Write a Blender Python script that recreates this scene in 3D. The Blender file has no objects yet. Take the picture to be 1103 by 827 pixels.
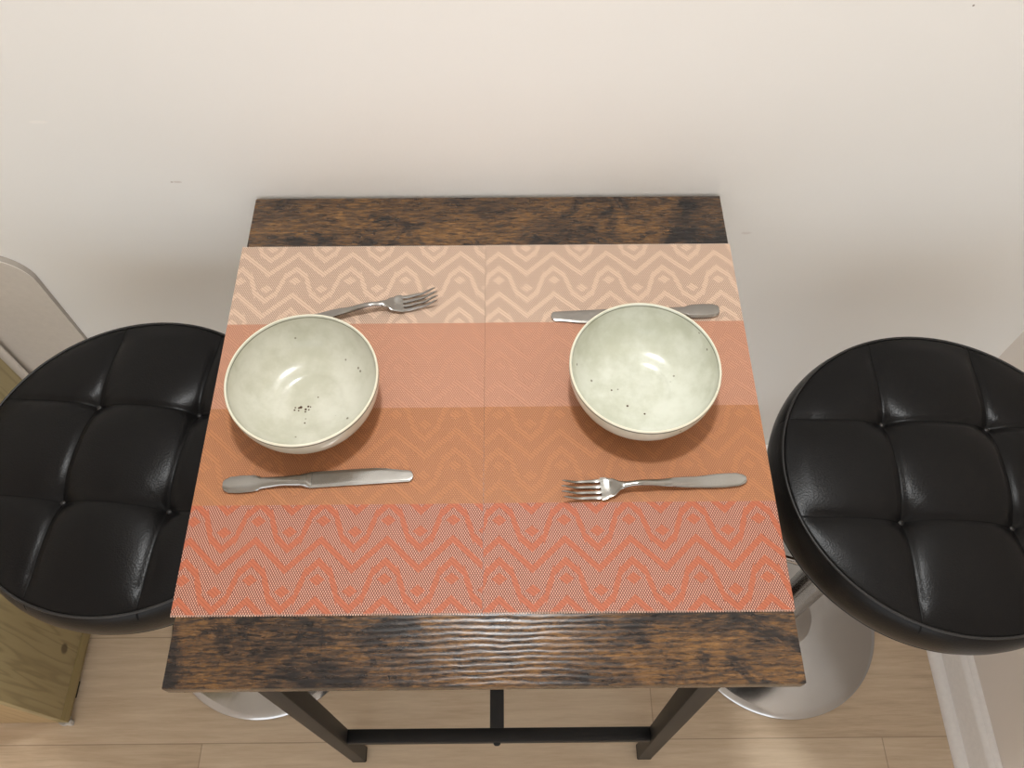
import bpy, bmesh, math, random
from math import sin, cos, pi, sqrt, exp, hypot, atan2
from mathutils import Vector, Matrix

random.seed(7)
scene = bpy.context.scene
COL = scene.collection
SEAM = 0.0645                 # half spacing of the tufting seams
H = 0.84                      # table top height above the floor

# ------------------------------------------------------------------ helpers
def lin(c):
    o = []
    for v in c[:3]:
        v /= 255.0
        o.append(v / 12.92 if v <= 0.04045 else ((v + 0.055) / 1.055) ** 2.4)
    return (o[0], o[1], o[2], 1.0)

def link_mesh(name, verts, faces, mat, parent=None, smooth=True, sharp=None, loc=None):
    me = bpy.data.meshes.new(name)
    me.from_pydata([tuple(v) for v in verts], [], faces)
    bm = bmesh.new(); bm.from_mesh(me)
    bmesh.ops.recalc_face_normals(bm, faces=bm.faces)
    bm.to_mesh(me); bm.free()
    return _finish(name, me, mat, parent, smooth, sharp, loc)

def link_bm(name, bm, mat, parent=None, smooth=True, sharp=None, loc=None):
    me = bpy.data.meshes.new(name)
    bmesh.ops.recalc_face_normals(bm, faces=bm.faces)
    bm.to_mesh(me); bm.free()
    return _finish(name, me, mat, parent, smooth, sharp, loc)

def _finish(name, me, mat, parent, smooth, sharp, loc):
    me.materials.append(mat)
    if smooth:
        for p in me.polygons: p.use_smooth = True
        if sharp is not None: me.set_sharp_from_angle(angle=math.radians(sharp))
    o = bpy.data.objects.new(name, me)
    COL.objects.link(o)
    if parent: o.parent = parent
    if loc: o.location = loc
    return o

def add_box(bm, lo, hi, bev=0.0, seg=2):
    lo, hi = Vector(lo), Vector(hi)
    r = bmesh.ops.create_cube(bm, size=1.0)
    vs = r['verts']
    for v in vs:
        v.co = Vector(((lo.x + hi.x) / 2 + v.co.x * (hi.x - lo.x),
                       (lo.y + hi.y) / 2 + v.co.y * (hi.y - lo.y),
                       (lo.z + hi.z) / 2 + v.co.z * (hi.z - lo.z)))
    if bev > 0:
        es = list({e for v in vs for e in v.link_edges})
        bmesh.ops.bevel(bm, geom=es, offset=bev, segments=seg, affect='EDGES', profile=0.5)

def box(name, lo, hi, mat, parent=None, bev=0.0, seg=2):
    bm = bmesh.new(); add_box(bm, lo, hi, bev, seg)
    return link_bm(name, bm, mat, parent, smooth=bev > 0, sharp=35)

def prism(name, a, b, wx, wy, mat, parent=None, bev=0.0015):
    """square tube from a (top centre) to b (bottom centre), horizontal section wx x wy"""
    bm = bmesh.new()
    vs = []
    for c in (b, a):
        for sx, sy in ((-1, -1), (1, -1), (1, 1), (-1, 1)):
            vs.append(bm.verts.new((c[0] + sx * wx / 2, c[1] + sy * wy / 2, c[2])))
    q = [(0, 1, 2, 3), (4, 7, 6, 5), (0, 4, 5, 1), (1, 5, 6, 2), (2, 6, 7, 3), (3, 7, 4, 0)]
    for f in q: bm.faces.new([vs[i] for i in f])
    bmesh.ops.bevel(bm, geom=list(bm.edges), offset=bev, segments=2, affect='EDGES', profile=0.5)
    return link_bm(name, bm, mat, parent, True, 35)

def lathe(name, prof, mat, parent=None, n=96, sharp=40, loc=None):
    """prof = [(r, z)...]; r == 0 at the ends closes on the axis"""
    verts, faces, rows = [], [], []
    for r, z in prof:
        if r <= 1e-7:
            rows.append([len(verts)]); verts.append((0, 0, z))
        else:
            row = []
            for i in range(n):
                a = 2 * pi * i / n
                row.append(len(verts)); verts.append((r * cos(a), r * sin(a), z))
            rows.append(row)
    for A, B in zip(rows, rows[1:]):
        for i in range(n):
            j = (i + 1) % n
            if len(A) == 1 and len(B) == 1: continue
            if len(A) == 1: faces.append((A[0], B[i], B[j]))
            elif len(B) == 1: faces.append((A[i], A[j], B[0]))
            else: faces.append((A[i], A[j], B[j], B[i]))
    return link_mesh(name, verts, faces, mat, parent, True, sharp, loc)

def tube(name, pts, r, mat, parent=None, n=12, closed=False):
    verts, faces = [], []
    P = [Vector(p) for p in pts]; m = len(P)
    for k in range(m):
        if closed: t = P[(k + 1) % m] - P[k - 1]
        else: t = P[min(k + 1, m - 1)] - P[max(k - 1, 0)]
        t.normalize()
        up = Vector((0, 0, 1)) if abs(t.z) < 0.95 else Vector((0, 1, 0))
        a = t.cross(up).normalized(); b = t.cross(a).normalized()
        for i in range(n):
            w = 2 * pi * i / n
            verts.append(P[k] + a * (r * cos(w)) + b * (r * sin(w)))
    for k in range(m if closed else m - 1):
        for i in range(n):
            j = (i + 1) % n; k2 = (k + 1) % m
            faces.append((k * n + i, k * n + j, k2 * n + j, k2 * n + i))
    if not closed:
        faces.append(tuple(range(n))[::-1]); faces.append(tuple((m - 1) * n + i for i in range(n)))
    return link_mesh(name, verts, faces, mat, parent, True, 50)

def thing(name, label, cat, loc=(0, 0, 0), rz=0.0, group=None):
    o = bpy.data.objects.new(name, None)
    o.empty_display_size = 0.05
    COL.objects.link(o); o.location = loc; o.rotation_euler = (0, 0, rz)
    tag(o, label, cat, group)
    return o

def tag(o, label, cat, group=None):
    o['label'] = label; o['category'] = cat
    if group: o['group'] = group

def struct(o):
    o['kind'] = 'structure'; return o

def dup(root, loc, rz, label):
    r = root.copy(); COL.objects.link(r); r.location = loc; r.rotation_euler = (0, 0, rz); r['label'] = label
    for ch in list(root.children):
        c = ch.copy(); COL.objects.link(c); c.parent = r
        for g in list(ch.children):
            d = g.copy(); COL.objects.link(d); d.parent = c
    return r

def sm(t): 
    t = max(0.0, min(1.0, t)); return t * t * (3 - 2 * t)

def interp(tab, s):
    for (a, va), (b, vb) in zip(tab, tab[1:]):
        if s <= b:
            t = (s - a) / (b - a) if b > a else 0
            return va + (vb - va) * sm(t)
    return tab[-1][1]

# ------------------------------------------------------------------ node expressions
class S:
    """a float socket with arithmetic"""
    nt = None
    def __init__(s, sock): s.s = sock
    def __add__(a, b): return m('ADD', a, b)
    __radd__ = __add__
    def __sub__(a, b): return m('SUBTRACT', a, b)
    def __rsub__(a, b): return m('SUBTRACT', b, a)
    def __mul__(a, b): return m('MULTIPLY', a, b)
    __rmul__ = __mul__
    def __truediv__(a, b): return m('DIVIDE', a, b)

def plug(inp, v):
    if isinstance(v, S): S.nt.links.new(v.s, inp)
    elif isinstance(v, bpy.types.NodeSocket): S.nt.links.new(v, inp)
    else: inp.default_value = v

def m(op, a, b=None, c=None):
    n = S.nt.nodes.new('ShaderNodeMath'); n.operation = op
    for i, v in enumerate((a, b, c)):
        if v is not None: plug(n.inputs[i], v)
    return S(n.outputs[0])

def lt(a, b): return m('LESS_THAN', a, b)
def gt(a, b): return m('GREATER_THAN', a, b)
def absn(a): return m('ABSOLUTE', a)
def minn(a, b): return m('MINIMUM', a, b)
def maxn(a, b): return m('MAXIMUM', a, b)

def step(a, lo, hi):
    n = S.nt.nodes.new('ShaderNodeMapRange'); n.interpolation_type = 'SMOOTHSTEP'
    plug(n.inputs['Value'], a); plug(n.inputs['From Min'], lo); plug(n.inputs['From Max'], hi)
    return S(n.outputs['Result'])

def mix(f, a, b):
    n = S.nt.nodes.new('ShaderNodeMix'); n.data_type = 'RGBA'
    plug(n.inputs['Factor'], f); plug(n.inputs['A'] if False else n.inputs[6], a); plug(n.inputs[7], b)
    return n.outputs[2]

def coord(kind='Object', scale=(1, 1, 1), loc=(0, 0, 0), rot=(0, 0, 0)):
    t = S.nt.nodes.new('ShaderNodeTexCoord'); mp = S.nt.nodes.new('ShaderNodeMapping')
    S.nt.links.new(t.outputs[kind], mp.inputs['Vector'])
    mp.inputs['Scale'].default_value = scale; mp.inputs['Location'].default_value = loc
    mp.inputs['Rotation'].default_value = rot
    return mp.outputs['Vector']

def xyz(v):
    n = S.nt.nodes.new('ShaderNodeSeparateXYZ'); S.nt.links.new(v, n.inputs[0])
    return S(n.outputs[0]), S(n.outputs[1]), S(n.outputs[2])

def noise(v, scale=5, detail=4, rough=0.55, dist=0.0):
    n = S.nt.nodes.new('ShaderNodeTexNoise')
    S.nt.links.new(v, n.inputs['Vector'])
    n.inputs['Scale'].default_value = scale; n.inputs['Detail'].default_value = detail
    n.inputs['Roughness'].default_value = rough; n.inputs['Distortion'].default_value = dist
    return S(n.outputs[0])

def voro(v, scale):
    n = S.nt.nodes.new('ShaderNodeTexVoronoi'); S.nt.links.new(v, n.inputs['Vector'])
    n.inputs['Scale'].default_value = scale
    return S(n.outputs['Distance']), n.outputs['Color']

def ramp(f, stops):
    n = S.nt.nodes.new('ShaderNodeValToRGB'); plug(n.inputs[0], f)
    cr = n.color_ramp
    while len(cr.elements) < len(stops): cr.elements.new(0.5)
    for e, (p, c) in zip(cr.elements, stops): e.position = p; e.color = c
    return n.outputs[0]

def bump(h, strength, dist=0.001):
    n = S.nt.nodes.new('ShaderNodeBump'); plug(n.inputs['Height'], h)
    n.inputs['Strength'].default_value = strength; n.inputs['Distance'].default_value = dist
    return n.outputs['Normal']

def new_mat(name):
    mt = bpy.data.materials.new(name); mt.use_nodes = True
    S.nt = mt.node_tree
    return mt, mt.node_tree.nodes['Principled BSDF']

def fin(b, col=None, rough=None, metal=None, normal=None, spec=None, coat=None):
    if col is not None: plug(b.inputs['Base Color'], col)
    if rough is not None: plug(b.inputs['Roughness'], rough)
    if metal is not None: plug(b.inputs['Metallic'], metal)
    if normal is not None: plug(b.inputs['Normal'], normal)
    if spec is not None: plug(b.inputs['Specular IOR Level'], spec)
    if coat is not None: plug(b.inputs['Coat Weight'], coat)

# ------------------------------------------------------------------ materials
def mat_paint(name, c, marks=(), rough=0.6):
    mt, b = new_mat(name)
    v = coord()
    n = noise(v, 3, 3)
    col = mix(n, lin([x * 0.985 for x in c]), lin(c))
    if marks:
        x, y, z = xyz(v)
        for (mx, mz, sx, sz, mc, st) in marks:
            wob = noise(v, 160, 2) - 0.5
            d = m('SQRT', m('POWER', (x - mx) / sx, 2.0) + m('POWER', (z - mz) / sz, 2.0)) + wob * 0.9
            col = mix((1.0 - step(d, 0.6, 1.1)) * st, col, lin(mc))
    fin(b, col, rough, normal=bump(noise(v, 220, 3), 0.12, 0.001), spec=0.3)
    return mt

def mat_rustic():
    mt, b = new_mat('rustic_wood_laminate')
    v = coord(loc=(0.3, 0.17, 0))
    big = noise(coord(scale=(5.0, 8.5, 5), loc=(1.7, 0.4, 0)), 1.7, 6, 0.66, 0.7)
    streak = noise(coord(scale=(26, 120, 60)), 1.6, 5, 0.72, 0.4)
    fine = noise(coord(scale=(90, 640, 300)), 1.4, 4, 0.8)
    speck = noise(coord(scale=(170, 300, 200), loc=(3, 1, 0)), 1.5, 3, 0.8)
    blot = noise(coord(scale=(7.5, 9.5, 5), loc=(5.1, 2.2, 0)), 2.0, 6, 0.7, 1.1)
    dash = noise(coord(scale=(46, 330, 300), loc=(0.7, 0.2, 0)), 1.25, 2, 0.6)
    f = big * 0.62 + streak * 0.55 + fine * 0.50 + speck * 0.22 - 0.435 - step(blot, 0.50, 0.66) * 0.22 - step(dash, 0.48, 0.60) * 0.13
    col = ramp(f, [(0.25, lin((24, 20, 20))), (0.36, lin((44, 34, 28))), (0.46, lin((72, 53, 38))),
                   (0.57, lin((105, 75, 44))), (0.74, lin((146, 106, 60)))])
    x, y, z = xyz(v)
    # raised linear grain
    wob = noise(coord(scale=(5, 9, 5)), 1.5, 3)
    line = m('SINE', (y + wob * 0.018) * (2 * pi / 0.0058)) * 0.5 + 0.5
    brk = noise(coord(scale=(25, 160, 80)), 1.5, 3, 0.7)
    h = line * 0.55 + brk * 0.55 + fine * 0.25
    fin(b, col, 0.20 + brk * 0.16, normal=bump(h, 0.34, 0.0011), spec=0.55)
    return mt

def mat_placemat(bx, by):
    mt, b = new_mat('woven_vinyl')
    x0, y0, z0 = xyz(coord())
    PX, PY = 0.0665, 0.0612
    wv = noise(coord(), 30, 2) - 0.5
    x = x0 - bx + wv * 0.0010
    y = y0 - by + wv * 0.0010                            # origin at one upper diamond B
    u = m('FRACT', x / PX + 40.0)
    t = absn(u - 0.5) * 4.0 - 1.0                         # 1 below / above B, -1 at A
    ts = t
    tm = m('SIGN', t) * minn(absn(t) * 1.90, absn(t) * 0.66 + 0.34)
    def wave(c, amp, ts=ts):
        s = m('FRACT', y / PY - ts * amp - c + 40.5) - 0.5
        return absn(s)
    sZ = wave(-0.585, 0.256)
    sM = wave(-0.094, 0.395, tm)
    def diamond(cu, cy):
        du = absn(m('FRACT', x / PX + 40.5 - cu) - 0.5) * PX
        dv = absn(m('FRACT', (y - cy) / PY + 40.5) - 0.5) * PY
        return du * 0.8 + dv
    d = minn(diamond(0.0, 0.0), diamond(0.5, -0.0118))
    dotted = gt(minn(sZ, sM * (gt(absn(t), 0.275) * 0.45 + 0.50)), 0.068) * gt(d, 0.0062)
    # threads
    py = 0.0021; px = 0.0025
    row = m('FLOOR', y0 / py)
    par = m('FRACT', row * 0.5) * 1.0
    tx = m('FRACT', x0 / px + par + 50.0)
    ty = m('FRACT', y0 / py + 50.0)
    pick = maxn(lt(tx, 0.58), lt(ty, 0.16))
    fringe = gt(absn(y0), 0.2266)
    tw = m('FRACT', x0 / 0.0046 + y0 / 0.0040 + 60.0)   # slanting twill of the plain areas
    twill = step(absn(tw - 0.5), 0.28, 0.5)
    def band(sol, sol2, a, bcol):
        so = mix(twill, lin(sol), lin([k * 0.88 for k in sol2]))
        dt = mix(pick, lin(a), lin(bcol))
        return mix(dotted, so, dt)
    b1 = band((202, 174, 152), (192, 162, 139), (204, 178, 157), (160, 135, 117))
    b2 = band((184, 133, 107), (171, 121, 96), (192, 143, 118), (163, 115, 91))
    b3 = band((174, 117, 78), (160, 105, 68), (180, 125, 87), (148, 97, 64))
    b4 = band((178, 99, 70), (166, 90, 62), (212, 160, 138), (116, 66, 51))
    c = mix(lt(y0, 0.1118), b1, b2)
    c = mix(lt(y0, -0.0005), c, b3)
    c = mix(lt(y0, -0.1140), c, b4)
    c = mix(fringe * 0.35, c, lin((226, 206, 190)))
    hgt = m('SINE', tx * pi) * 0.5 + m('SINE', ty * pi) * 0.6
    fin(b, c, 0.5, normal=bump(hgt, 0.35, 0.0006), spec=0.3)
    return mt

def mat_bowl(name, base, dark, spots, seed):
    mt, b = new_mat(name)
    v = coord()
    x, y, z = xyz(v)
    n = noise(coord(loc=(seed, 0, 0)), 38, 5, 0.6)
    n2 = noise(coord(loc=(seed, 3, 0)), 9, 2)
    col = mix(step(n * 0.6 + n2 * 0.5, 0.42, 0.72), lin(base), lin(dark))
    # random fine specks of the glaze
    dv, _ = voro(coord(loc=(seed * 2, 1, 0)), 62)
    keep = noise(coord(loc=(seed, 0, 4)), 23, 1)
    col = mix((1.0 - step(dv, 0.06, 0.11)) * gt(keep, 0.52) * 0.75, col, lin((92, 84, 66)))
    for (sx, sy, sr) in spots:
        d = m('SQRT', m('POWER', x - sx, 2.0) + m('POWER', y - sy, 2.0))
        col = mix((1.0 - step(d, sr * 0.7, sr * 1.25)) * lt(z, 0.03), col, lin((74, 52, 36)))
    # dark glaze line just inside the rim, bare cream lip
    r = m('SQRT', m('POWER', x, 2.0) + m('POWER', y, 2.0))
    line = (1.0 - step(absn(z - 0.0588), 0.0005, 0.0012)) * lt(r, 0.0782)
    col = mix(line * 0.8, col, lin((96, 98, 78)))
    lip = gt(z, 0.0602) * gt(r, 0.0780)
    col = mix(lip * 0.85, col, lin((236, 232, 210)))
    oline = (1.0 - step(absn(z - 0.0586), 0.0006, 0.0014)) * gt(r, 0.0790)
    col = mix(oline * 0.8, col, lin((70, 74, 58)))
    fin(b, col, 0.2, normal=bump(n, 0.05, 0.001), spec=0.5)
    return mt

def mat_leather():
    mt, b = new_mat('black_leather')
    v = coord()
    x, y, z = xyz(v)
    d, _ = voro(v, 520)
    n = noise(v, 6, 3)
    big = noise(coord(scale=(1, 1, 1)), 22, 3)
    col = mix(n, lin((13, 12, 12)), lin((18, 17, 17)))
    sp, _ = voro(coord(loc=(0.2, 0.5, 0.1)), 45)
    keep = noise(coord(), 17, 1)
    col = mix((1.0 - step(sp, 0.012, 0.030)) * gt(keep, 0.64), col, lin((150, 145, 140)))
    dl = minn(absn(absn(x) - SEAM), absn(absn(y) - SEAM))
    seam = (1.0 - step(dl, 0.0004, 0.0013)) * gt(z, H - 0.125)
    col = mix(seam * 0.9, col, lin((4, 4, 4)))
    fin(b, col, 0.26 + n * 0.12 + seam * 0.4, normal=bump(d * 0.4 + big * 1.8 - seam * 2.0, 0.25, 0.0012), spec=0.17)
    return mt

def mat_metal(name, c, rough, smudge=0.1, scale=12):
    mt, b = new_mat(name)
    n = noise(coord(), scale, 4, 0.6)
    fin(b, mix(n, lin([x * 0.93 for x in c]), lin(c)), n * smudge + rough, 1.0,
        normal=bump(noise(coord(), 40, 2), 0.03, 0.0008))
    return mt

def mat_plain(name, c, rough, spec=0.4, bmp=0.08, scale=120):
    mt, b = new_mat(name)
    n = noise(coord(), scale, 3)
    fin(b, mix(n, lin([x * 0.94 for x in c]), lin(c)), rough, normal=bump(n, bmp, 0.0008), spec=spec)
    return mt

def mat_floor():
    mt, b = new_mat('oak_laminate_floor')
    v = coord()
    x, y, z = xyz(v)
    W = 0.192; L = 1.25
    ys = (y - 0.052) / W + 40.0
    row = m('FLOOR', ys)
    fy = m('FRACT', ys)
    hsh = m('FRACT', m('SINE', row * 12.9898) * 43.758)
    xs = x / L + hsh + 40.0
    fx = m('FRACT', xs); cid = m('FLOOR', xs)
    tone = m('FRACT', m('SINE', row * 78.233 + cid * 37.719) * 43.758)
    g = noise(coord(scale=(3, 38, 3)), 2.2, 5, 0.6, 0.4)
    f = noise(coord(scale=(14, 220, 14)), 2.2, 3, 0.6)
    big = noise(coord(scale=(1.6, 5, 1)), 2, 2)
    col = ramp(g * 0.5 + f * 0.2 + big * 0.25 + tone * 0.12,
               [(0.28, lin((166, 143, 117))), (0.5, lin((198, 176, 149))), (0.75, lin((219, 200, 174)))])
    kd, _ = voro(coord(scale=(2.2, 7, 1)), 1.5)
    col = mix((1.0 - step(kd, 0.02, 0.09)) * 0.35, col, lin((120, 92, 66)))
    ey = minn(fy, 1.0 - fy) * W; ex = minn(fx, 1.0 - fx) * L
    seam = 1.0 - step(minn(ey, ex), 0.0004, 0.0014)
    col = mix(seam * 0.45, col, lin((100, 78, 58)))
    fin(b, col, 0.42, normal=bump(f * 0.4 - seam * 0.8, 0.15, 0.001), spec=0.35)
    return mt

def mat_pine(name, vertical=True, c1=(132, 118, 84), c2=(166, 151, 112), knots=()):
    """olive tinted boards; grain runs along z when vertical, along y otherwise"""
    mt, b = new_mat(name)
    v = coord()
    x, y, z = xyz(v)
    sc = (20, 20, 1.6) if vertical else (20, 1.6, 20)
    w = noise(coord(scale=sc), 1.0, 3, 0.5, 0.25)
    rings = m('SINE', w * 58.0) * 0.5 + 0.5
    f = noise(coord(scale=tuple(k * 7 for k in sc)), 1.0, 3, 0.6)
    col = mix(m('POWER', rings, 4.0) * 0.55 + f * 0.3, lin(c2), lin(c1))
    for (ky, kz, kr) in knots:
        d = m('SQRT', m('POWER', y - ky, 2.0) + m('POWER', (z - kz) * 0.8, 2.0))
        col = mix((1.0 - step(d, kr * 0.5, kr)) * 0.85, col, lin((78, 62, 42)))
    fin(b, col, 0.5, normal=bump(rings * 0.4 + f * 0.5, 0.25, 0.001), spec=0.35)
    return mt

WALL_C = (239, 237, 232)
wz = lambda z: z + H
M = {}
M['wall'] = mat_paint('wall_paint', WALL_C, marks=[
    (-0.393, wz(0.026), 0.006, 0.002, (205, 194, 186), 0.6), (-0.400, wz(0.026), 0.0022, 0.0014, (180, 166, 158), 0.7),
    (0.50, wz(0.27), 0.0016, 0.0016, (140, 128, 118), 0.9), (0.355, wz(-0.08), 0.008, 0.003, (222, 216, 210), 0.7),
    (-0.52, wz(0.125), 0.012, 0.0025, (246, 242, 236), 0.6)])
M['wall_side'] = mat_paint('side_wall_paint', (228, 219, 210))
M['white_trim'] = mat_plain('white_trim_paint', (240, 236, 232), 0.4, bmp=0.05)
M['board'] = mat_plain('white_board_laminate', (222, 214, 204), 0.5, bmp=0.04)
M['board_edge'] = mat_plain('grey_edge_band', (166, 158, 148), 0.5, bmp=0.04)
M['ceiling'] = mat_plain('ceiling_paint', (240, 236, 230), 0.8)
M['floor'] = mat_floor()
M['rustic'] = mat_rustic()
M['steel'] = mat_plain('black_powder_coat', (20, 19, 19), 0.5, spec=0.45, bmp=0.15, scale=400)
M['rubber'] = mat_plain('black_rubber', (20, 19, 18), 0.7)
M['mat_l'] = mat_placemat(-0.0793, -0.1928)
M['mat_r'] = mat_placemat(0.0641, -0.1940)
M['leather'] = mat_leather()
M['thread'] = mat_plain('stitched_piping', (40, 39, 38), 0.4)
M['knot'] = mat_plain('tuft_button_leather', (34, 32, 31), 0.4)
M['chrome'] = mat_metal('chrome', (186, 185, 184), 0.07, 0.16)
M['cutlery'] = mat_metal('stainless_steel', (164, 161, 156), 0.13, 0.14, 60)
M['pine'] = mat_pine('olive_pine_side', True, knots=((0.18, 0.13, 0.012), (0.115, 0.095, 0.012), (0.22, 0.17, 0.006)))
M['pine_strip'] = mat_pine('olive_pine_strip', False, c1=(120, 106, 70), c2=(150, 134, 92), knots=((0.19, 0.03, 0.008),))
M['pine_front'] = mat_pine('smooth_front_board', True, c1=(160, 134, 96), c2=(178, 152, 112))
M['glide'] = mat_plain('grey_plastic', (190, 184, 176), 0.4)
M['bowl_l'] = mat_bowl('speckled_glaze', (205, 204, 190), (185, 184, 166),
                       [(-0.0115, -0.0065, 0.0017), (-0.0135, -0.0072, 0.0012), (-0.018, -0.010, 0.0010), (-0.0175, -0.007, 0.0009), (-0.0135, -0.0105, 0.0009), (-0.006, -0.009, 0.0013),
                        (-0.0035, -0.0055, 0.0012), (-0.006, -0.012, 0.0010), (-0.0025, -0.0095, 0.0009), (-0.001, -0.006, 0.0008), (0.006, 0.006, 0.0008), (-0.005, -0.026, 0.0009)], 1.3)
M['bowl_r'] = mat_bowl('celadon_glaze', (213, 215, 202), (190, 192, 174),
                       [(-0.014, -0.02, 0.0013), (-0.03, 0.0, 0.001), (0.004, -0.03, 0.0011)], 4.7)

# ------------------------------------------------------------------ room
YW = 0.608
def slab(name, lo, hi, mat): return struct(box(name, lo, hi, mat))
slab('floor', (-1.6, -2.6, -0.05), (1.6, YW + 0.05, 0.0), M['floor'])
slab('wall_back', (-1.6, YW, 0.0), (1.6, YW + 0.1, 2.46), M['wall'])
slab('wall_left', (-1.6, -2.6, 0.0), (-1.5, YW, 2.46), M['wall_side'])
slab('ceiling', (-1.6, -2.6, 2.46), (1.6, YW + 0.1, 2.52), M['ceiling'])

# right wall: runs very slightly out of square
AX0, SL = 0.8635, 0.016                       # wall face x = AX0 + SL*(y)
def wallx(y): return AX0 + SL * y
def extrude_y(name, sec, y0, y1, mat):
    """section [(offset from wall face, z)...] swept along the right wall"""
    vs, fs = [], []; n = len(sec)
    for y in (y0, y1):
        for (dx, z) in sec: vs.append((wallx(y) + dx, y, z))
    for i in range(n):
        j = (i + 1) % n; fs.append((i, j, n + j, n + i))
    fs.append(tuple(range(n))); fs.append(tuple(range(n, 2 * n)))
    return link_mesh(name, vs, fs, mat, None, True, 30)
struct(extrude_y('wall_right', [(0, 0), (0.1, 0), (0.1, 2.46), (0, 2.46)], -2.6, YW, M['wall_side']))
sec = [(0, 0), (-0.037, 0), (-0.037, 0.004), (-0.0355, 0.009), (-0.032, 0.0135), (-0.027, 0.0165), (-0.0215, 0.0175), (-0.0185, 0.0178),
       (-0.0185, 0.080), (-0.017, 0.084), (-0.013, 0.0875), (-0.009, 0.0885), (-0.007, 0.092), (-0.003, 0.0945), (0, 0.095)]
struct(extrude_y('baseboard_right', sec, -2.6, YW - 0.018, M['white_trim']))
bb = bmesh.new(); add_box(bb, (-1.5, YW - 0.012, 0), (wallx(YW), YW, 0.09), 0.003)
struct(link_bm('baseboard_back', bb, M['white_trim'], None, True, 35))

# ------------------------------------------------------------------ table
table = thing('dining_table', 'tall square table with distressed brown wood top on black metal legs', 'table', (0, 0.3, 0))
def T(x, y, z): return (x, y - 0.3, z)          # table-local
bm = bmesh.new(); add_box(bm, T(-0.3, 0.0, H - 0.018), T(0.3, 0.603, H), 0.0012, 2)
link_bm('tabletop', bm, M['rustic'], table, True, 35)
zt = H - 0.018
LT, LB = (-0.2325, -0.2515), (0.2335, 0.2660)     # (top, foot) centre x of left and right legs
def legx(pair, z): return pair[0] + (pair[1] - pair[0]) * (zt - z) / zt
for pair in (LT, LB):
    for yc in (0.031, 0.572):
        lg = prism('leg', T(pair[0], yc, zt), T(pair[1], yc, 0.006), 0.025, 0.025, M['steel'], table)
        ft = bmesh.new(); add_box(ft, T(pair[1] - 0.0130, yc - 0.013, 0.0), T(pair[1] + 0.0130, yc + 0.013, 0.010), 0.002)
        f = link_bm('foot_cap', ft, M['rubber'], lg, True, 35)
ZB = H - 0.600
for yc in (0.0325, 0.572):
    xl, xr = legx(LT, ZB - 0.01) + 0.0125, legx(LB, ZB - 0.01) - 0.0125
    cb = box('stretcher', T(xl - 0.001, yc - 0.0105, ZB - 0.02), T(xr + 0.001, yc + 0.0105, ZB), M['steel'], table, 0.0015)
box('centre_stretcher', T(-0.0090, 0.0425, ZB - 0.0202), T(0.0132, 0.562, ZB - 0.0002), M['steel'], table, 0.0015)
# top rails under the board
for yc in (0.031, 0.572):
    box('top_rail', T(LT[0] + 0.0115, yc - 0.0125, zt - 0.025), T(LB[0] - 0.0115, yc + 0.0125, zt - 0.0002), M['steel'], table, 0.0015)
for pair in (LT, LB):
    box('top_rail', T(pair[0] - 0.0125, 0.043, zt - 0.025), T(pair[0] + 0.0125, 0.560, zt - 0.0002), M['steel'], table, 0.0015)
# bolt through the front stretcher
bo = lathe('bolt', [(0, 0.005), (0.003, 0.0048), (0.0052, 0.003), (0.006, 0), (0.0062, -0.004), (0, -0.004)], M['rubber'], table, 24)
bo.location = T(0.002, 0.0225, ZB - 0.0120); bo.rotation_euler = (pi / 2, 0, 0)

# ------------------------------------------------------------------ placemats
MZ = H
def placemat(cx, cy, rot, mat, label, w=0.3015, d=0.4565):
    th = 0.0014; p = 0.0026
    top, n = [], int(w / p)
    out = []
    def teeth(sign, rng):
        for i in rng:
            x0 = -w / 2 + w * i / n; x1 = -w / 2 + w * (i + 0.55) / n; x2 = -w / 2 + w * (i + 1) / n
            yi = sign * (d / 2 - 0.0014); yo = sign * d / 2
            seq = [(x0, yi), (x0, yo), (x1, yo), (x1, yi)]
            yield seq
    verts, faces = [], []
    # body grid
    nx, ny = 24, 34
    def zz(x, y): return 0.0
    for lay, z in ((0, 0.0), (1, th)):
        for j in range(ny + 1):
            for i in range(nx + 1):
                x = -w / 2 + w * i / nx; y = -(d / 2 - 0.0014) + (d - 0.0028) * j / ny
                verts.append((x, y, z))
    N = (nx + 1) * (ny + 1)
    idx = lambda l, i, j: l * N + j * (nx + 1) + i
    for j in range(ny):
        for i in range(nx):
            faces.append((idx(1, i, j), idx(1, i + 1, j), idx(1, i + 1, j + 1), idx(1, i, j + 1)))
            faces.append((idx(0, i, j), idx(0, i, j + 1), idx(0, i + 1, j + 1), idx(0, i + 1, j)))
    for i in range(nx):
        faces.append((idx(0, i, 0), idx(0, i + 1, 0), idx(1, i + 1, 0), idx(1, i, 0)))
        faces.append((idx(0, i, ny), idx(1, i, ny), idx(1, i + 1, ny), idx(0, i + 1, ny)))
    for j in range(ny):
        faces.append((idx(0, 0, j), idx(1, 0, j), idx(1, 0, j + 1), idx(0, 0, j + 1)))
        faces.append((idx(0, nx, j), idx(0, nx, j + 1), idx(1, nx, j + 1), idx(1, nx, j)))
    for sign in (-1, 1):
        for seq in teeth(sign, range(n)):
            b0 = len(verts)
            for (x, y) in seq: verts.append((x, y, 0.0002))
            for (x, y) in seq: verts.append((x, y, th - 0.0002))
            faces += [(b0, b0 + 1, b0 + 2, b0 + 3), (b0 + 4, b0 + 7, b0 + 6, b0 + 5)]
            for k in range(4):
                k2 = (k + 1) % 4
                faces.append((b0 + k, b0 + 4 + k, b0 + 4 + k2, b0 + k2))
    o = link_mesh('placemat', verts, faces, mat, None, False)
    o.location = (cx, cy, MZ); o.rotation_euler = (0, 0, rot)
    tag(o, label, 'placemat', 'woven striped placemats on the table')
    return o
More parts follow.
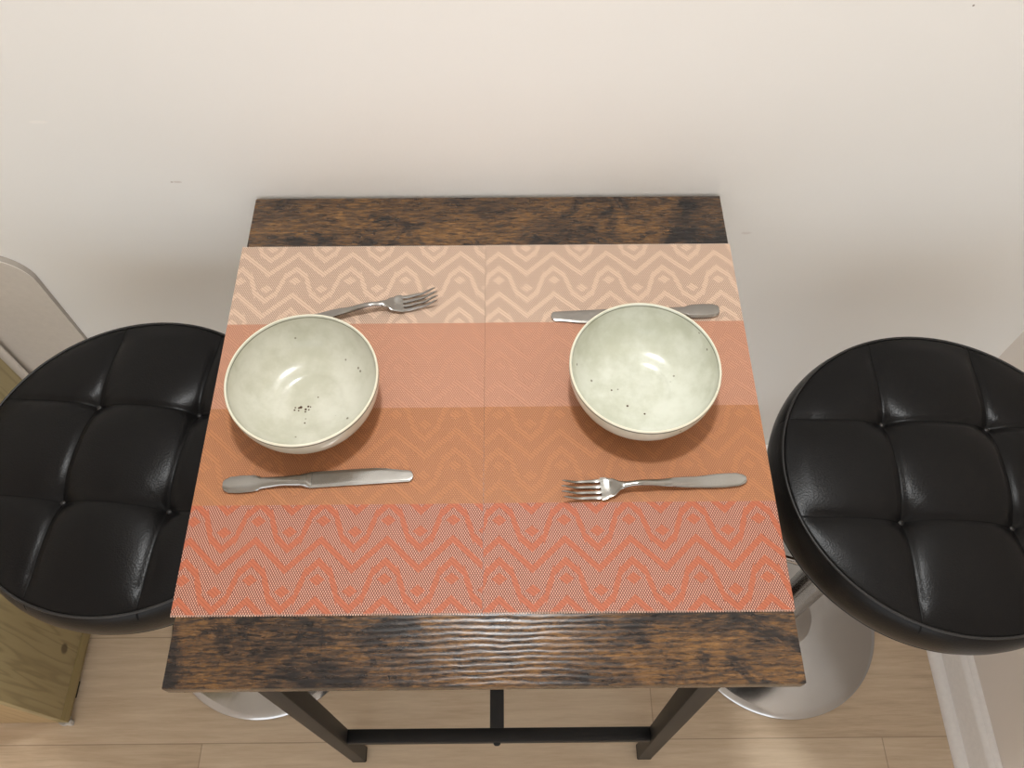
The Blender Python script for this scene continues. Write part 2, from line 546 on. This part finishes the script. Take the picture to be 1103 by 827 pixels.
placemat(-0.1535, 0.2945, 0.000, M['mat_l'], 'left orange and beige striped woven placemat, under the bowl with dark specks')
placemat(0.1492, 0.2948, 0.0, M['mat_r'], 'right orange and beige striped woven placemat, under the plain pale bowl', 0.3032)
TZ = MZ + 0.0015            # where the tableware stands

# ------------------------------------------------------------------ bowls
def bowl_profile(R=0.080, hh=0.0620, foot=0.036):
    prof = [(0, 0.004), (foot - 0.005, 0.004), (foot - 0.004, 0.0), (foot, 0.0), (foot + 0.0006, 0.004)]
    n = 26
    for i in range(1, n + 1):
        t = i / n
        a = t * pi / 2
        r = (foot + 0.0006) + (R - foot - 0.0006) * sin(a) ** 0.90
        z = 0.004 + (hh - 0.0045 - 0.004) * (1 - cos(a)) ** 0.92
        prof.append((r, z))
    prof += [(R - 0.0000, hh - 0.0022), (R - 0.0005, hh - 0.0007), (R - 0.0014, hh), (R - 0.0023, hh - 0.0006), (R - 0.0029, hh - 0.0022)]
    Ri = R - 0.0031; fl = 0.0075; fi = 0.034
    for i in range(n, 0, -1):
        t = i / n; a = t * pi / 2
        r = fi + (Ri - fi) * sin(a) ** 0.90
        z = fl + 0.0015 + (hh - 0.004 - fl - 0.0022) * (1 - cos(a)) ** 0.95
        prof.append((r, z))
    prof += [(fi - 0.0004, fl + 0.0007), (fi - 0.0022, fl - 0.0001), (fi - 0.008, fl - 0.0001), (0.012, fl - 0.0004), (0, fl - 0.0004)]
    return prof
for (x, y, mt, lb) in ((-0.1915, 0.298, M['bowl_l'], 'left pale speckled ceramic bowl with a cluster of dark specks inside'),
                       (0.1685, 0.3100, M['bowl_r'], 'right pale green glazed ceramic bowl, standing on the knife side, no speck cluster')):
    o = lathe('bowl', bowl_profile(), mt, None, 128, 60)
    o.location = (x, y, TZ); tag(o, lb, 'bowl', 'ceramic bowls on the placemats')

# ------------------------------------------------------------------ cutlery
def ribbon(stations, nsec=12):
    """stations: (x, yc, half width, z mid, thickness, dish) -> closed solid; dish raises (+) or sinks the middle"""
    verts, faces = [], []
    k = nsec
    for (x, yc, hw, z, th, dish, rim) in stations:
        for side in (1, -1):
            rng = range(k + 1) if side == 1 else range(k, -1, -1)
            for i in rng:
                u = -1 + 2 * i / k
                e = sqrt(max(0.0, 1 - abs(u) ** 6))
                zz = z + dish * (1 - u * u) + side * th / 2 * e
                if side == 1 and rim: zz -= rim * (1 - sm((abs(u) - 0.66) / 0.14))
                verts.append((x, yc + hw * u, zz))
    per = 2 * (k + 1); ns = len(stations)
    for s in range(ns - 1):
        for i in range(per):
            j = (i + 1) % per
            faces.append((s * per + i, s * per + j, (s + 1) * per + j, (s + 1) * per + i))
    faces.append(tuple(range(per))); faces.append(tuple((ns - 1) * per + i for i in range(per)))
    return verts, faces

def make_fork(label):
    """x axis: 0 at handle end ... 0.196 at the tine tips; base at z = 0"""
    L = 0.196
    root = thing('fork', label, 'fork', (0, 0, 0), 0, 'stainless steel forks')
    ztab = [(0, 0.0030), (0.045, 0.0034), (0.085, 0.0085), (0.115, 0.0125), (0.130, 0.0105), (0.146, 0.0045), (0.158, 0.0026), (0.175, 0.0040), (0.196, 0.0125)]
    wtab = [(0, 0.0030), (0.003, 0.0056), (0.010, 0.0074), (0.024, 0.0079), (0.06, 0.0062), (0.10, 0.0038), (0.120, 0.0031), (0.128, 0.0034)]
    st = []
    for i in range(61):
        x = 0.130 * i / 60
        hw = interp(wtab, x); th = 0.0020 + 0.0012 * sm((x - 0.04) / 0.07)
        rim = 0.0005 * (1 - sm((x - 0.07) / 0.03)) * sm(x / 0.012)
        st.append((x, 0, hw, interp(ztab, x), th, 0.0003 + 0.0008 * sm((x - 0.05) / 0.06), rim))
    v, f = ribbon(st, 14)
    link_mesh('handle', v, f, M['cutlery'], root, True, 50)
    wh = [(0.126, 0.0034), (0.132, 0.0044), (0.142, 0.0098), (0.149, 0.0121), (0.153, 0.0124)]
    st = []
    for i in range(25):
        x = 0.126 + (0.1535 - 0.126) * i / 24
        k = sm((x - 0.130) / 0.018)
        st.append((x, 0, interp(wh, x), interp(ztab, x) + 0.0012 * k, 0.0026 - 0.0006 * k, 0.0008 * (1 - k) - 0.0016 * k, 0))
    v, f = ribbon(st, 14)
    head = link_mesh('head', v, f, M['cutlery'], root, True, 50)
    for t in range(4):
        yc0 = (-0.0094 + 0.0188 * t / 3)
        st = []
        for i in range(23):
            q = i / 22
            x = 0.151 + (L - 0.151 - 0.0015 * abs(t - 1.5)) * q
            hw = 0.00225 * (1 - 0.52 * q) * (1 if q < 0.9 else (1 - 0.6 * (q - 0.9) / 0.1))
            yc = yc0 * (1 - 0.04 * q)
            dz = -0.0016 * (1 - (yc0 / 0.0124) ** 2) * (1 - q) + 0.0012 * (1 - q)
            st.append((x, yc, hw, interp(ztab, x) + dz, 0.0022 - 0.0007 * q, 0.0, 0))
        v, f = ribbon(st, 8)
        link_mesh('tine', v, f, M['cutlery'], head, True, 50)
    return root

def make_knife(label):
    """x axis: 0 at the handle end ... 0.198 at the blade tip; cutting edge towards -y"""
    root = thing('table_knife', label, 'knife', (0, 0, 0), 0, 'stainless steel table knives')
    wt = [(0, 0.0045), (0.002, 0.0072), (0.007, 0.0092), (0.018, 0.0098), (0.030, 0.0095), (0.036, 0.0084), (0.040, 0.0064), (0.060, 0.0056), (0.078, 0.0064), (0.087, 0.0078)]
    st = []
    for i in range(61):
        x = 0.087 * i / 60
        th = 0.0046 + 0.0022 * sm((x - 0.03) / 0.04)
        st.append((x, 0, interp(wt, x), 0.0006 + th / 2, th * 0.72, th * 0.16, 0))
    v, f = ribbon(st, 14)
    hd = link_mesh('handle', v, f, M['cutlery'], root, True, 50)
    st = []
    for i in range(9):
        q = i / 8
        st.append((0.0855 + 0.0065 * q, 0.0004 * q, 0.0079 + 0.0008 * q, 0.0038 - 0.0010 * q, 0.0050 - 0.0026 * q, 0.0006 * (1 - q), 0))
    v, f = ribbon(st, 12)
    link_mesh('bolster', v, f, M['cutlery'], hd, True, 40)
    # blade: straight edge below, back curving down to a rounded tip
    st = []
    for i in range(61):
        q = 1 - (1 - i / 60) ** 1.7; x = 0.0895 + (0.198 - 0.0895) * q
        top = 0.0094 + 0.0004 * sin(q * pi) - 0.0046 * sm((q - 0.62) / 0.36)
        bot = -0.0088 + 0.0008 * q
        if q > 0.945:
            e = (q - 0.945) / 0.055; k = sqrt(max(0.0, 1 - e ** 2.4)) * 0.97 + 0.03
            mid = (top + bot) / 2 - 0.0005
            top = mid + (top - mid) * k; bot = mid + (bot - mid) * k
        st.append((x, (top + bot) / 2, (top - bot) / 2, 0.0024, 0.0016, 0.0, 0))
    v, f = ribbon(st, 10)
    link_mesh('blade', v, f, M['cutlery'], root, True, 50)
    return root

def place(o, p0, p1):
    """p0 = handle end, p1 = tip on the table plane"""
    d = Vector((p1[0] - p0[0], p1[1] - p0[1]))
    o.location = (p0[0], p0[1], TZ); o.rotation_euler = (0, 0, atan2(d.y, d.x))

fork = make_fork('fork lying in front of the right bowl with its tines pointing left')
place(fork, (0.273, 0.2045), (0.076, 0.191))
fork2 = dup(fork, (0, 0, 0), 0, 'fork behind the left bowl with its handle end hidden and tines pointing right')
place(fork2, (-0.2500, 0.4020), (-0.0590, 0.4400))
knife = make_knife('table knife lying in front of the left bowl, whole blade pointing right')
place(knife, (-0.2745, 0.2020), (-0.0780, 0.2130))
knife2 = dup(knife, (0, 0, 0), 0, 'table knife half hidden behind the right bowl, blade tip pointing left')
place(knife2, (0.2730, 0.4200), (0.0745, 0.4115))

# ------------------------------------------------------------------ stools
def make_stool(label):
    root = thing('bar_stool', label, 'stool', (0, 0, 0), 0, 'black tufted bar stools beside the table')
    ZS = H - 0.112            # height of the piping
    RT, RM = 0.1930, 0.2035
    G = SEAM
    nr, na = 110, 288
    def top(x, y):
        r = hypot(x, y)
        q = min(1.0, r / RT)
        h = 0.020 * (1 - q ** 2.2) ** 0.85 if q < 1 else 0.0
        fade = 1 - sm((q - 0.86) / 0.14)
        # pillow between the seams
        def cell(t):
            a = abs(t)
            if a <= G: return cos(a / G * pi / 2)
            return sin(min(1.0, (a - G) / (RT - G)) * pi / 2)
        pil = min(1.0, cell(x)) * 0.5 + min(1.0, cell(y)) * 0.5
        h += 0.006 * (pil - 0.6) * fade
        for gx in (-G, G):
            for gy in (-G, G):
                d = hypot(x - gx, y - gy)
                h -= (0.017 * exp(-sqrt(d * d + 0.00001) / 0.017)) * (fade * 0.9 + 0.1)
        dl = min(abs(abs(x) - G), abs(abs(y) - G))
        h -= (0.0016 * exp(-(dl / 0.0045) ** 2) + 0.0034 * exp(-(dl / 0.013) ** 1.3)) * (0.25 + 0.75 * fade)
        return ZS + h
    verts = [(0, 0, top(0, 0))]; faces = []; rows = [[0]]
    radii = [RT * (k / nr) for k in range(1, nr + 1)]
    for r in radii:
        row = []
        for i in range(na):
            a = 2 * pi * i / na; x, y = r * cos(a), r * sin(a)
            row.append(len(verts)); verts.append((x, y, top(x, y)))
        rows.append(row)
    side = [(RT + 0.0025, -0.003), (RT + 0.006, -0.009), (RT + 0.009, -0.018), (RM, -0.029), (RM, -0.040), (RT + 0.009, -0.052), (RT + 0.0065, -0.060), (RT + 0.002, -0.066), (0.180, -0.069), (0.0, -0.069)]
    for r, dz in side:
        if r == 0: rows.append([len(verts)]); verts.append((0, 0, ZS + dz)); continue
        row = []
        for i in range(na):
            a = 2 * pi * i / na
            row.append(len(verts)); verts.append((r * cos(a), r * sin(a), ZS + dz))
        rows.append(row)
    for A, B in zip(rows, rows[1:]):
        for i in range(na):
            j = (i + 1) % na
            if len(A) == 1: faces.append((A[0], B[i], B[j]))
            elif len(B) == 1: faces.append((A[i], A[j], B[0]))
            else: faces.append((A[i], A[j], B[j], B[i]))
    seat = link_mesh('seat', verts, faces, M['leather'], root, True, 80)
    circ = lambda r, z, n=160: [(r * cos(2 * pi * i / n), r * sin(2 * pi * i / n), z) for i in range(n)]
    tube('piping', circ(RT + 0.0022, ZS - 0.0005), 0.0016, M['thread'], seat, 8, True)
    tube('piping', circ(RT + 0.0045, ZS - 0.064), 0.0016, M['thread'], seat, 8, True)
    for gx in (-G, G):
        for gy in (-G, G):
            b = lathe('button', [(0, 0.0022), (0.0022, 0.0018), (0.0036, 0.0004), (0.0036, -0.002), (0, -0.002)], M['knot'], seat, 20)
            b.location = (gx, gy, top(gx, gy) + 0.0005)
    zb = ZS - 0.069
    lathe('seat_plate', [(0, 0.0), (0.085, 0.0), (0.087, -0.003), (0.085, -0.006), (0.034, -0.020), (0.030, -0.038), (0.0, -0.038)], M['steel'], root, 64, loc=(0, 0, zb))
    # gas lift lever, column, footrest and base
    tube('lever', [(0.02, 0.0, zb - 0.026), (0.09, 0.02, zb - 0.028), (0.135, 0.03, zb - 0.034), (0.150, 0.034, zb - 0.046)], 0.004, M['chrome'], root, 10)
    lathe('inner_column', [(0, zb - 0.03), (0.0185, zb - 0.03), (0.0185, 0.34), (0, 0.34)], M['chrome'], root, 48)
    lathe('column', [(0, 0.372), (0.020, 0.372), (0.0275, 0.364), (0.0275, 0.030), (0, 0.030)], M['chrome'], root, 48)
    ring = lathe('column_collar', [(0.028, 0.040), (0.050, 0.031), (0.064, 0.024), (0.064, 0.020), (0.028, 0.022)], M['chrome'], root, 64)
    base = lathe('base', [(0, 0.024), (0.05, 0.0225), (0.09, 0.0185), (0.14, 0.0135), (0.178, 0.0098), (0.1875, 0.0082), (0.191, 0.0052), (0.1912, 0.0025), (0.189, 0.0015), (0, 0.0015)], M['chrome'], root, 128)
    lathe('rubber_ring', [(0.176, 0.0), (0.1888, 0.0), (0.1888, 0.0022), (0.176, 0.0022), (0.176, 0.0)], M['rubber'], base, 96)
    pts = []
    for i in range(33):
        a = -pi * 0.5 + pi * i / 32
        pts.append((-0.125 * sin(a), 0.075 + 0.085 * cos(a), 0.235))
    pts = [(0.028, 0.02, 0.28), (0.085, 0.045, 0.255)] + pts + [(-0.085, 0.045, 0.255), (-0.028, 0.02, 0.28)]
    tube('footrest', pts, 0.009, M['chrome'], root, 12)
    return root

st = make_stool('round black tufted stool right of the table, by the right wall')
st.location = (0.547, 0.274, 0); st.rotation_euler = (0, 0, math.radians(-3.5))
s2 = dup(st, (-0.447, 0.282, 0), math.radians(-5.5), 'round black tufted stool left of the table, by the olive wooden cabinet')
for root, off in ((st, (0.006, -0.014)), (s2, (0.010, 0.010))):      # the seats sit a little off their columns
    for ch in root.children:
        if ch.name.startswith(('seat', 'lever')):
            ch.location.x += off[0]; ch.location.y += off[1]

# ------------------------------------------------------------------ cabinet at the left
cab = thing('cabinet', 'olive tinted wooden cabinet standing on the floor behind the left stool', 'cabinet', (-0.79, 0.0885, 0))
CY = 0.478
HT = 0.78
bm = bmesh.new(); add_box(bm, (-0.30, 0.014, 0.012), (-0.019, CY, HT), 0.001)
link_bm('carcass', bm, M['pine_front'], cab, True, 35)
bm = bmesh.new(); add_box(bm, (-0.0185, 0.0, 0.045), (0.0, CY, HT), 0.0012)
link_bm('side_panel', bm, M['pine'], cab, True, 35)
# bottom strip with a slightly ragged upper edge
bm = bmesh.new(); add_box(bm, (-0.0185, 0.0, 0.012), (0.0006, CY, 0.0447), 0.0010)
link_bm('bottom_strip', bm, M['pine_strip'], cab, True, 35)
bm = bmesh.new(); add_box(bm, (-0.30, 0.001, 0.004), (-0.0188, 0.0135, HT), 0.0008)
link_bm('front_panel', bm, M['pine_front'], cab, True, 35)
bm = bmesh.new(); add_box(bm, (-0.305, -0.004, HT + 0.0005), (0.004, CY, HT + 0.022), 0.002)
link_bm('top_panel', bm, M['pine'], cab, True, 35)
for (yy) in (0.012, CY - 0.05):
    for xx in (-0.27, -0.012):
        lathe('foot_glide', [(0, 0.0118), (0.010, 0.0118), (0.011, 0.004), (0.009, 0.0), (0, 0.0)], M['glide'] if yy < 0.1 else M['rubber'], cab, 24,
              loc=(xx, yy if yy > 0.1 else 0.006, 0))
box('support_block', (-0.030, 0.045, 0.0), (-0.003, 0.075, 0.0118), M['rubber'], cab, 0.001)
g = bmesh.new(); add_box(g, (-0.006, -0.004, 0.0), (0.005, 0.006, 0.0145), 0.003, 3)
o = link_bm('corner_guard', g, M['glide'], cab, True, 50); o['label'] = 'grey plastic corner guard'

# ------------------------------------------------------------------ white rounded board against the back wall
R = 0.055; x1, x0, zt2 = -0.6645, -1.15, H - 0.112
outl = [(x0, 0.0), (x1, 0.0)]
for i in range(13):
    a = (pi / 2) * i / 12
    outl.append((x1 - R + R * cos(a), zt2 - R + R * sin(a)))
for i in range(13):
    a = pi / 2 + (pi / 2) * i / 12
    outl.append((x0 + R + R * cos(a), zt2 - R + R * sin(a)))
def thick(z): return 0.0022 + 0.0080 * sm((z - (H - 0.42)) / 0.34)
board = thing('panel', 'white board with rounded top corner leaning on the back wall behind the cabinet', 'panel', ((x0 + x1) / 2, YW - 0.013, 0))
cx = (x0 + x1) / 2
n = len(outl)
YB = 0.0008
fv = [(x - cx, YB + 0.0118 - thick(z), z + 0.0005) for x, z in outl]
bv = [(x - cx, YB + 0.0120, z + 0.0005) for x, z in outl]
link_mesh('face', fv + [(v[0], v[1] + 0.0012, v[2]) for v in fv],
          [tuple(range(n)), tuple(range(n, 2 * n))] + [(i, (i + 1) % n, n + (i + 1) % n, n + i) for i in range(n)], M['board'], board, False)
link_mesh('edge_band', [(v[0], v[1] + 0.0013, v[2]) for v in fv] + bv,
          [tuple(range(n)), tuple(range(n, 2 * n))] + [(i, (i + 1) % n, n + (i + 1) % n, n + i) for i in range(n)], M['board_edge'], board, False)
sc = lathe('screw', [(0, 0.001), (0.0014, 0.0008), (0.0018, 0), (0.0018, -0.0012), (0, -0.0012)], M['rubber'], board, 16)
sc.location = (-0.6752 - cx, YB + 0.0118 - thick(H - 0.261), H - 0.261); sc.rotation_euler = (pi / 2, 0, 0)

# white rounded upright in the gap between cabinet and board
pp = lathe('trim_1', [(0, 0.0), (0.0125, 0.0), (0.0125, 0.66), (0.010, 0.668), (0, 0.67)], M['board'], None, 40)
pp.location = (-0.808, 0.5835, 0); struct(pp)

# ------------------------------------------------------------------ light, world, camera
def area(name, loc, size, power, col, rot=(0, 0, 0)):
    l = bpy.data.lights.new(name, 'AREA'); l.shape = 'DISK'; l.size = size; l.energy = power; l.color = col
    o = bpy.data.objects.new(name, l); COL.objects.link(o); o.location = loc; o.rotation_euler = rot
    return o
area('ceiling_lamp_light', (0.02, 0.36, 2.42), 0.14, 15.8, (0.98, 0.995, 1.0))

w = bpy.data.worlds.new('room_ambient'); scene.world = w; w.use_nodes = True
bg = w.node_tree.nodes['Background']; bg.inputs[0].default_value = lin((249, 251, 254)); bg.inputs[1].default_value = 2.15

cam = bpy.data.cameras.new('camera'); co = bpy.data.objects.new('camera', cam); COL.objects.link(co)
f, cx_, cy_, cz_, p_, y_, r_ = 892.36, 0.0241, -0.1418, 0.8068, 0.5236, -0.0091, 0.0003
cam.sensor_width = 36.0; cam.sensor_fit = 'HORIZONTAL'; cam.lens = f * 36.0 / 1103.0
cam.clip_start = 0.01
rm = Matrix.Rotation(y_, 3, 'Z') @ Matrix.Rotation(p_, 3, 'X') @ Matrix.Rotation(r_, 3, 'Z')
co.matrix_world = Matrix.Translation((cx_, cy_, cz_ + H)) @ rm.to_4x4()
scene.camera = co

vs = scene.view_settings
vs.view_transform = 'Standard'; vs.look = 'None'; vs.gamma = 1.0; vs.exposure = 0.0
vs.use_curve_mapping = False
scene.display_settings.display_device = 'sRGB'
